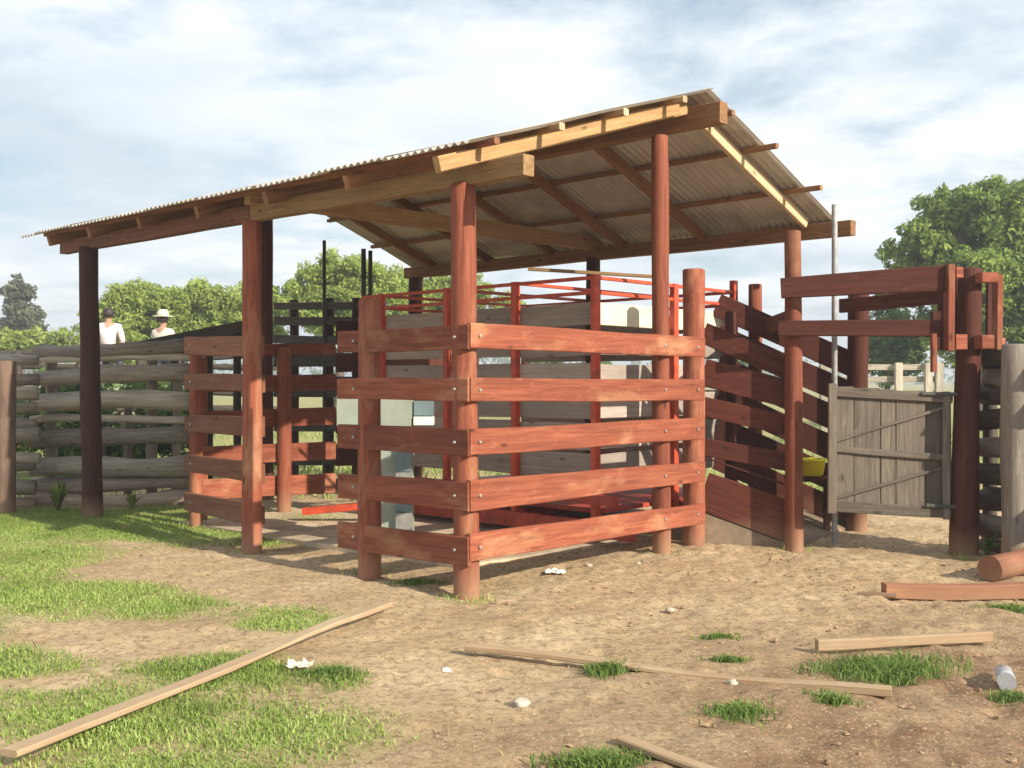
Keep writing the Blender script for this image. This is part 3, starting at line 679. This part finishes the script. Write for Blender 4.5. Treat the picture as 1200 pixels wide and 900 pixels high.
# far pale fence on the right
ff = thing('pale_fence', P(1050, HZ, 24)-Vector((0, 0, H0)), 'distant pale timber fence seen above the weathered gate', 'fence')
for y in (431, 445, 462, 480): plank('rail', P(960, y, 24), P(1100, y-1, 24), 0.13, 0.05, GREYL, ff)
for x in (965, 1012, 1053, 1088, 1100): plank('post', P(x, 425, 23.9)-Vector((0, 0, 1.75)), P(x, 425, 23.9), 0.16, 0.12, GREYL, ff, up=(1, 0, 0))

# ------------------------------------------------------------------ people
def skinned(name, joints, edges, mat, parent=None, sub=1, root=0):
    me = bpy.data.meshes.new(name); me.from_pydata([j[:3] for j in joints], edges, []); me.materials.append(mat)
    o = bpy.data.objects.new(name, me); C.objects.link(o)
    me.skin_vertices.new() if hasattr(me.skin_vertices, 'new') and not me.skin_vertices else None
    m = o.modifiers.new('skin', 'SKIN'); m.use_smooth_shade = True
    sv = me.skin_vertices[0].data if len(me.skin_vertices) else None
    if sv:
        for i, j in enumerate(joints): sv[i].radius = (j[3], j[4] if len(j) > 4 else j[3]); sv[i].use_root = (i == root)
    s = o.modifiers.new('smooth', 'SUBSURF'); s.levels = sub; s.render_levels = sub
    if parent:
        par(o, parent)
    return o
def person(loc, yaw, label, shirt, hat):
    """seated on a rail, facing away (+Y) before yaw; loc = seat point"""
    root = thing('person', loc, label, 'person')
    R = Matrix.Rotation(yaw, 3, 'Z')
    def T(p): q = R @ Vector(p[:3])+Vector(loc); return (q.x, q.y, q.z)+tuple(p[3:])
    J = [(0, 0, 0.05, .13, .12), (0, -.02, .28, .12, .11), (0, 0, .48, .13, .11), (0, 0, .57, .055), (0, .01, .68, .085, .095), (0, .015, .77, .075, .085),
         (-.19, 0, .49, .06), (-.25, .03, .24, .045), (-.20, .22, .10, .035), (-.18, .30, .08, .03), (.19, 0, .49, .06), (.25, .03, .24, .045), (.20, .22, .10, .035), (.18, .30, .08, .03),
         (-.10, .10, .02, .085), (-.13, .45, .0, .06), (-.13, .47, -.42, .045), (-.13, .60, -.46, .04), (.10, .10, .02, .085), (.13, .45, .0, .06), (.13, .47, -.42, .045), (.13, .60, -.46, .04)]
    E = [(0, 1), (1, 2), (2, 3), (3, 4), (4, 5), (2, 6), (6, 7), (7, 8), (8, 9), (2, 10), (10, 11), (11, 12), (12, 13), (0, 14), (14, 15), (15, 16), (16, 17), (0, 18), (18, 19), (19, 20), (20, 21)]
    skinned('body', [T(j) for j in J], E, SKIN, root)
    idx = [0, 1, 2, 6, 7, 8, 10, 11, 12, 3]; mp = {a: i for i, a in enumerate(idx)}
    skinned('shirt', [T(J[i][:3]+tuple(r*1.14+.006 for r in J[i][3:])) for i in idx], [(mp[a], mp[b]) for a, b in E if a in mp and b in mp], shirt, root)
    idx = [0, 14, 15, 16, 18, 19, 20]; mp2 = {a: i for i, a in enumerate(idx)}
    skinned('trousers', [T(J[i][:3]+tuple(r*1.15+.006 for r in J[i][3:])) for i in idx], [(mp2[a], mp2[b]) for a, b in E if a in mp2 and b in mp2], JEANS, root)
    hc = Vector(T((0, 0.0, .74))[:3])
    if hat: lathe('hat', [(0.0, .17), (.07, .17), (.10, .14), (.105, .06), (.20, .045), (.205, .035), (.11, .03)][::-1], STRAW, root, loc=hc)
    lathe('hair', [(.098, -.06), (.108, .0), (.10, .07), (.06, .115), (.0, .125)], HAIR, root, loc=hc+R @ Vector((0, -.015, -.01)))
    return root
person(tuple(P(127, 413, 20.1)), 0.2, 'person in pale pink white shirt sitting on the far fence beside the dark post', SHIRTW, False)
person(tuple(P(191, 419, 20.1)), -0.4, 'person in pale straw hat and khaki shirt sitting on the far fence', SHIRTG, True)

# ------------------------------------------------------------------ trees
def leaf_mesh(name, lobes, n, size, mat, parent, squash=1.0):
    """leaf-sized quads in clumps spread through several lobes"""
    cs = []; tot = sum(l[3]**2 for l in lobes); pts = []
    for (cx, cy, cz, r) in lobes:
        k = max(14, int(330*l_share(r, tot)))
        for _ in range(k):
            d = np.random.normal(size=3); d /= np.linalg.norm(d); rr = r*(0.15+0.88*np.random.rand()**0.6)
            cs.append((cx+d[0]*rr, cy+d[1]*rr, cz+d[2]*rr*0.85*squash, r*(0.15+0.24*np.random.rand())))
    cs = np.array(cs); ids = np.random.choice(len(cs), n, p=cs[:, 3]**2/np.sum(cs[:, 3]**2)); c = cs[ids]
    d = np.random.normal(size=(n, 3)); d /= np.linalg.norm(d, axis=1)[:, None]
    pos = c[:, :3]+d*(c[:, 3:4]*(0.25+0.95*np.random.rand(n, 1)**0.7))*np.array([1, 1, 0.75])
    nrm = d*0.7+np.random.normal(size=(n, 3))*0.55+np.array([0, 0, 0.35]); nrm /= np.linalg.norm(nrm, axis=1)[:, None]
    a = np.cross(nrm, np.random.normal(size=(n, 3))); a /= np.linalg.norm(a, axis=1)[:, None]; b = np.cross(nrm, a)
    s = size*(0.45+1.0*np.random.rand(n, 1)**1.5); a *= s; b *= s*0.55
    v = np.stack([pos-a, pos+b*0.9-a*0.1, pos+a, pos-b*0.9+a*0.1], 1).reshape(-1, 3)
    me = bpy.data.meshes.new(name); me.vertices.add(n*4); me.vertices.foreach_set('co', v.ravel())
    me.loops.add(n*4); me.loops.foreach_set('vertex_index', np.arange(n*4, dtype=np.int32))
    me.polygons.add(n); me.polygons.foreach_set('loop_start', np.arange(0, n*4, 4, dtype=np.int32)); me.update()
    me.materials.append(mat); return link(name, me, parent)
def l_share(r, tot): return r*r/tot
def tree(label, px, d, lobes, n, size, mat, tr=0.16, name='leafy_tree', cat='tree', group=None):
    """lobes given as (px, py, depth offset, radius px)"""
    b = P(px, HZ, d); b.z = 0; root = thing(name, b, label, cat, group)
    W = []
    for (lx, ly, dd, rp) in lobes:
        p = P(lx, ly, d+dd); W.append((p.x, p.y, p.z, rp/F*d))
    leaf_mesh('crown', W, n, size, mat, root)
    zc = np.mean([q[2] for q in W]); top = Vector((b.x+random.uniform(-.2, .2), b.y, max(0.8, zc*0.55)))
    pole('trunk', (b.x, b.y, -0.2), top, tr, tr*0.7, BARK, root, rough=0.2, bend=0.15)
    for q in W[:6]: pole('branch', top-Vector((0, 0, 0.1)), Vector(q[:3]), tr*0.5, tr*0.12, BARK, root, n=7, rough=0.15, bend=0.3)
    return root
tree('large round dark green tree at the right behind the gate frame', 1150, 30,
     [(1150, 252, 0, 58), (1118, 262, -.5, 42), (1185, 268, .5, 52), (1075, 290, -.5, 40), (1130, 310, -.8, 45), (1195, 325, 0, 55), (1080, 325, .5, 32), (1165, 375, .5, 55), (1052, 322, .6, 20), (1215, 390, 0, 50), (1100, 370, .6, 34), (1150, 330, .3, 60), (1100, 300, .2, 45), (1180, 300, .4, 60), (1210, 250, 0, 45), (1105, 255, -.3, 34), (1068, 300, -.3, 36), (1050, 330, 0, 26), (1035, 350, .3, 20), (1120, 400, .5, 40)],
     105000, 0.085, LEAFR, 0.28)
tree('small dark tree right behind the square gate frame gap', 1040, 34, [(1045, 385, 0, 32), (1028, 402, 0, 24), (1068, 392, 0, 24), (1040, 425, 0, 26), (1065, 420, 0, 24)], 17000, 0.08, LEAFM, 0.12)
tree('grey green feathery tall tree at the far left', 24, 60, [(22, 345, 0, 17), (26, 368, 0, 20), (12, 380, 0, 14), (38, 385, 0, 14), (20, 328, 0, 8)], 11000, 0.13, LEAFG, 0.2)
tree('light green round tree just right of the dark far left roof post', 130, 38, [(150, 358, 0, 32), (125, 372, 0, 26), (170, 345, .5, 22), (150, 395, 0, 34), (105, 392, 0, 18)], 38000, 0.075, LEAFL)
tree('light green bushy tree with a flat top behind the seated people', 212, 38, [(195, 360, 0, 30), (228, 352, 0, 26), (258, 358, 0, 30), (215, 385, 0, 34), (262, 390, 0, 32)], 42000, 0.075, LEAFL)
tree('pale green tree half hidden behind the second roof post', 295, 39, [(290, 358, 0, 30), (318, 362, 0, 26), (300, 390, 0, 32)], 30000, 0.075, LEAFL)
tree('tallest light green tree, seen under the roof between second post and poles', 398, 36, [(395, 318, 0, 30), (370, 335, 0, 30), (425, 332, 0, 34), (345, 350, 0, 28), (400, 362, 0, 46), (452, 345, 0, 28)], 56000, 0.072, LEAFL, 0.2)
tree('light green tree seen under the roof right of the dark back post', 500, 38, [(470, 340, 0, 30), (505, 340, 0, 28), (545, 338, 0, 26), (560, 350, 0, 22), (500, 375, 0, 40), (590, 375, 0, 30)], 42000, 0.075, LEAFL)
tree('low yellow green bush at the left horizon under the feathery tree', 20, 45, [(10, 402, 0, 20), (45, 400, 0, 18), (75, 398, 0, 16), (-25, 400, 0, 22), (95, 405, 0, 16)], 15000, 0.10, LEAFL, 0.08, 'bush', 'bush')
tree('dark low bush behind the bleached log fence', 130, 16, [(70, 510, 0, 45), (130, 520, .5, 50), (195, 510, 0, 42), (100, 460, 0, 32), (165, 462, 0, 34), (215, 465, 0, 30), (60, 455, 0, 26), (20, 500, 0, 40)], 26000, 0.05, LEAFM, 0.05, 'bush', 'bush')
tree('dim green bush below the roof behind the weighing cage', 700, 60, [(640, 428, 0, 16), (700, 430, 0, 15), (780, 432, 0, 14), (860, 430, 0, 16), (920, 428, 0, 15)], 4500, 0.22, LEAFM, 0.08, 'bush', 'bush')
# hazy far woods on the horizon
wl = [(x, 300+40*math.sin(x*.02), 3+3*abs(mnoise.noise(Vector((x*.03, 0, 0)))), 5+3*random.random()) for x in range(-260, 280, 9)]
wo_ = leaf_mesh('far_woods', [(a, b, c, r) for a, b, c, r in wl], 16000, 0.9, LEAFM, None)
tag(wo_, 'distant belt of dark woods along the horizon', 'woods', kind='stuff')

# ------------------------------------------------------------------ timber and litter on the ground
def G(px, py, lift=0.0):
    d = F*H0/(py-HZ); p = P(px, HZ, d); p.z = ghs(p.x, p.y)+lift; return p
def lying(name, a, b, h, t, mat, label, cat='board', lift=0.0, up=(0, 0, 1)):
    o = plank(name, G(*a, h/2+0.012+lift), G(*b, h/2+0.012+lift), h, t, mat, None, up=up, rough=0.011, seg=9); return tag(o, label, cat)
lying('timber_board', (453, 716), (10, 900), 0.028, 0.085, WEATH, 'long pale timber lying diagonally across the grass at bottom left', lift=0.022)
lying('timber_board', (546, 763), (1045, 815), 0.035, 0.06, WEATH, 'long thin timber lying on bare earth below the corner post')
lying('timber_board', (957, 766), (1160, 757), 0.06, 0.045, WEATH, 'short pale timber lying just above the dense grass tuft at right')
lying('timber_board', (728, 872), (835, 912), 0.025, 0.06, WEATH, 'pale timber end lying at the bottom edge beside the grass tuft')
lying('timber_beam', (1036, 700), (1300, 699), 0.10, 0.10, RED, 'red painted square beam lying at the right edge', 'beam')
lying('shadow_strip', (1005, 700), (1050, 702), 0.025, 0.03, DARKG, 'thin dark strip put down for the shadow off the end of the red beam', 'shadow strip')  # thin dark board laid down to draw the beam's cast shadow
lg = pole('fallen_log', G(1160, 680, 0.095), G(1262, 658, 0.10), 0.095, 0.09, REDLOG, None, n=16, dome=False); tag(lg, 'cut red log lying by the strappy plant at the right edge', 'log')
def stone(px, py, r, label, mat=STONE, name='stone', cat='stone'):
    import bmesh
    bm = bmesh.new(); bmesh.ops.create_icosphere(bm, subdivisions=3, radius=r); sd = random.random()*50
    for v in bm.verts:
        k = 1+0.35*mnoise.noise(v.co/r*1.3+Vector((sd, 0, 0))); v.co = Vector((v.co.x*k*1.2, v.co.y*k, v.co.z*k*0.65))
    me = bpy.data.meshes.new(name); bm.to_mesh(me); bm.free(); me.materials.append(mat)
    for p in me.polygons: p.use_smooth = True
    o = link(name, me); o.location = G(px, py, r*0.25); return tag(o, label, cat)
stone(610, 822, 0.035, 'grey brown stone below the middle of the long thin timber')
stone(523, 783, 0.020, 'small white pebble left of the grey brown stone', PAPER)
stone(785, 714, 0.025, 'small tan stone on bare earth right of the corner post')
stone(690, 664, 0.022, 'dark tan stone near the white litter')
stone(748, 662, 0.022, 'tan stone at the foot of the slim tall post')
stone(858, 800, 0.022, 'pale stone just below the long thin timber')
stone(534, 682, 0.020, 'white pebble at the shaded foot of the corner post', PAPER)
def crumple(px, py, w, label, mat, name='crumpled_paper', cat='litter', hgt=0.035):
    vs = []; fs = []; n = 9; c = G(px, py)
    for i in range(n):
        for j in range(n):
            x = (i/(n-1)-.5)*w; y = (j/(n-1)-.5)*w*0.7; k = mnoise.noise(Vector((x*40, y*40, px)))
            vs.append((c.x+x+k*.01, c.y+y+mnoise.noise(Vector((y*30, x*30, px)))*.02, c.z+.02+hgt*abs(k)*1.3))
    for i in range(n-1):
        for j in range(n-1): a = i*n+j; fs.append((a, a+n, a+n+1, a+1))
    o = mesh_obj(name, vs, fs, mat, None, False); s = o.modifiers.new('thick', 'SOLIDIFY'); s.thickness = 0.002; return tag(o, label, cat)
crumple(651, 673, 0.15, 'crumpled white litter on the earth right of the corner post', PAPER)
crumple(352, 786, 0.12, 'pale brown crumpled rag beside the long diagonal timber', STRAW, 'rag', 'rag')
# plastic bottle
bt = G(1178, 803, 0.045); d1 = Vector((0.35, 0.9, 0)).normalized()
bo = thing('plastic_bottle', bt, 'crushed grey plastic bottle lying at the right edge', 'bottle')
PLA = plain('clear_grey_plastic', (0.42, 0.42, 0.44), 0.2, 0.0, 0.1)
pole('bottle_body', bt-d1*.11, bt+d1*.05, .042, .042, PLA, bo, n=14, rough=.15); pole('neck', bt+d1*.052, bt+d1*.11, .03, .014, PLA, bo, n=12, rough=.05)
pole('cap', bt+d1*.111, bt+d1*.128, .016, .016, WHITE, bo, n=12, rough=0)
# grass tufts, each a thing
def tuft(px, py, rx, ry, n, h, label, mat=TUFT, wd=0.003):
    c = G(px, py); a = np.random.rand(n)*2*np.pi; r = np.minimum(np.abs(np.random.normal(size=n))*0.5, 1.15)
    rad = 0.55+0.9*vnoise(np.cos(a)*2.5+px, np.sin(a)*2.5, 3)
    x = c.x+np.cos(a)*r*rx*rad; y = c.y+np.sin(a)*r*ry*rad
    o = blades('grass_tuft', np.stack([x, y, gh(x, y)], 1), h*0.35, h, wd, mat, 1.2); return tag(o, label, 'grass tuft')
tuft(713, 784, .13, .10, 700, .07, 'bright green grass tuft growing over the middle of the long thin timber')
tuft(1040, 788, .34, .22, 4200, .075, 'wide dense green grass tuft between the two pale timbers at right')
tuft(700, 893, .19, .12, 1800, .06, 'dense dark green grass tuft at the bottom edge left of the timber end')
tuft(1180, 715, .20, .12, 1100, .06, 'green grass patch under the red beam at the right edge')
tuft(865, 835, .19, .16, 800, .055, 'thin sparse green weeds below the long thin timber')
tuft(975, 822, .11, .08, 700, .055, 'small green tuft under the right end of the long thin timber')
tuft(390, 790, .15, .11, 900, .05, 'small green tuft right of the crumpled rag')
tuft(840, 745, .14, .05, 420, .04, 'faint row of grass on bare earth in the middle distance')
tuft(855, 775, .13, .05, 420, .04, 'low grass strip just above the long thin timber')
tuft(490, 684, .22, .10, 900, .06, 'weeds in the shade of the short board fence')
tuft(1185, 818, .10, .10, 350, .05, 'little tuft in front of the crushed plastic bottle')
# leafy plants
def plant(px, py, h, n, label, wd=0.02, spread=0.5, mat=TUFT, name='leafy_plant'):
    c = G(px, py); root = thing(name, c, label, 'plant')
    for k in range(n):
        a = random.random()*6.28; hh = h*random.uniform(.55, 1); sp = spread*random.uniform(.3, 1)*h
        rings = []; s = 7; d = Vector((math.cos(a), math.sin(a), 0)); sd_ = Vector((-d.y, d.x, 0))
        for i in range(s+1):
            f = i/s; p = Vector(c)+d*sp*f**1.3+Vector((0, 0, hh*(1.6*f-0.75*f*f)*1.1)); w_ = wd*math.sin(math.pi*min(1, .15+.85*f)*0.98)+.001
            rings.append([p-sd_*w_, p+Vector((0, 0, -.003)), p+sd_*w_, p+Vector((0, 0, .002))])
        vs, fs = loft(rings); mesh_obj('leaf', vs, fs, mat, root, True)
plant(1156, 652, .20, 16, 'strappy green plant growing at the foot of the thick right post', .014, 1.1)
plant(68, 600, .36, 12, 'broad leaved weed growing against the bleached log fence', .035, .7, LEAFL)
plant(155, 598, .20, 8, 'low weed right of the dark far left roof post', .03, .9, LEAFL)

# repeats carry a group
GR = {'board_fence': 'board fences round the pens', 'timber_board': 'timber boards lying on the ground', 'grass_tuft': 'grass tufts on the bare earth', 'leafy_tree': 'trees beyond the corral',
      'stone': 'stones on the bare earth', 'person': 'people sitting on the far fence', 'thin_pole': 'thin poles standing round the pens', 'log_fence': 'log fences of the old corral',
      'leafy_plant': 'weeds at the foot of fences', 'bush': 'bushes behind the corral', 'ramp_fence': 'sloping sides of the loading ramp'}
for o in C.objects:
    if o.parent is None and o.name.split('.')[0] in GR and not o.get('group'): o['group'] = GR[o.name.split('.')[0]]

# ------------------------------------------------------------------ thin air haze round the whole place
def haze():
    x, y0, y1, z0, z1 = 330, -40, 420, -1.5, 14
    vs = [(-x, y0, z0), (x, y0, z0), (x, y1, z0), (-x, y1, z0), (-x, y0, z1), (x, y0, z1), (x, y1, z1), (-x, y1, z1)]
    m = bpy.data.materials.new('haze_air'); m.use_nodes = True; t = m.node_tree; t.nodes.clear()
    pv = t.nodes.new('ShaderNodeVolumePrincipled'); pv.inputs['Color'].default_value = (0.93, 0.96, 1.0, 1); pv.inputs['Density'].default_value = 0.0024; pv.inputs['Anisotropy'].default_value = 0.3
    o = t.nodes.new('ShaderNodeOutputMaterial'); t.links.new(pv.outputs[0], o.inputs['Volume'])
    tag(mesh_obj('haze', vs, [(3, 2, 1, 0), (4, 5, 6, 7), (0, 1, 5, 4), (1, 2, 6, 5), (2, 3, 7, 6), (3, 0, 4, 7)], m), kind='stuff')
haze()
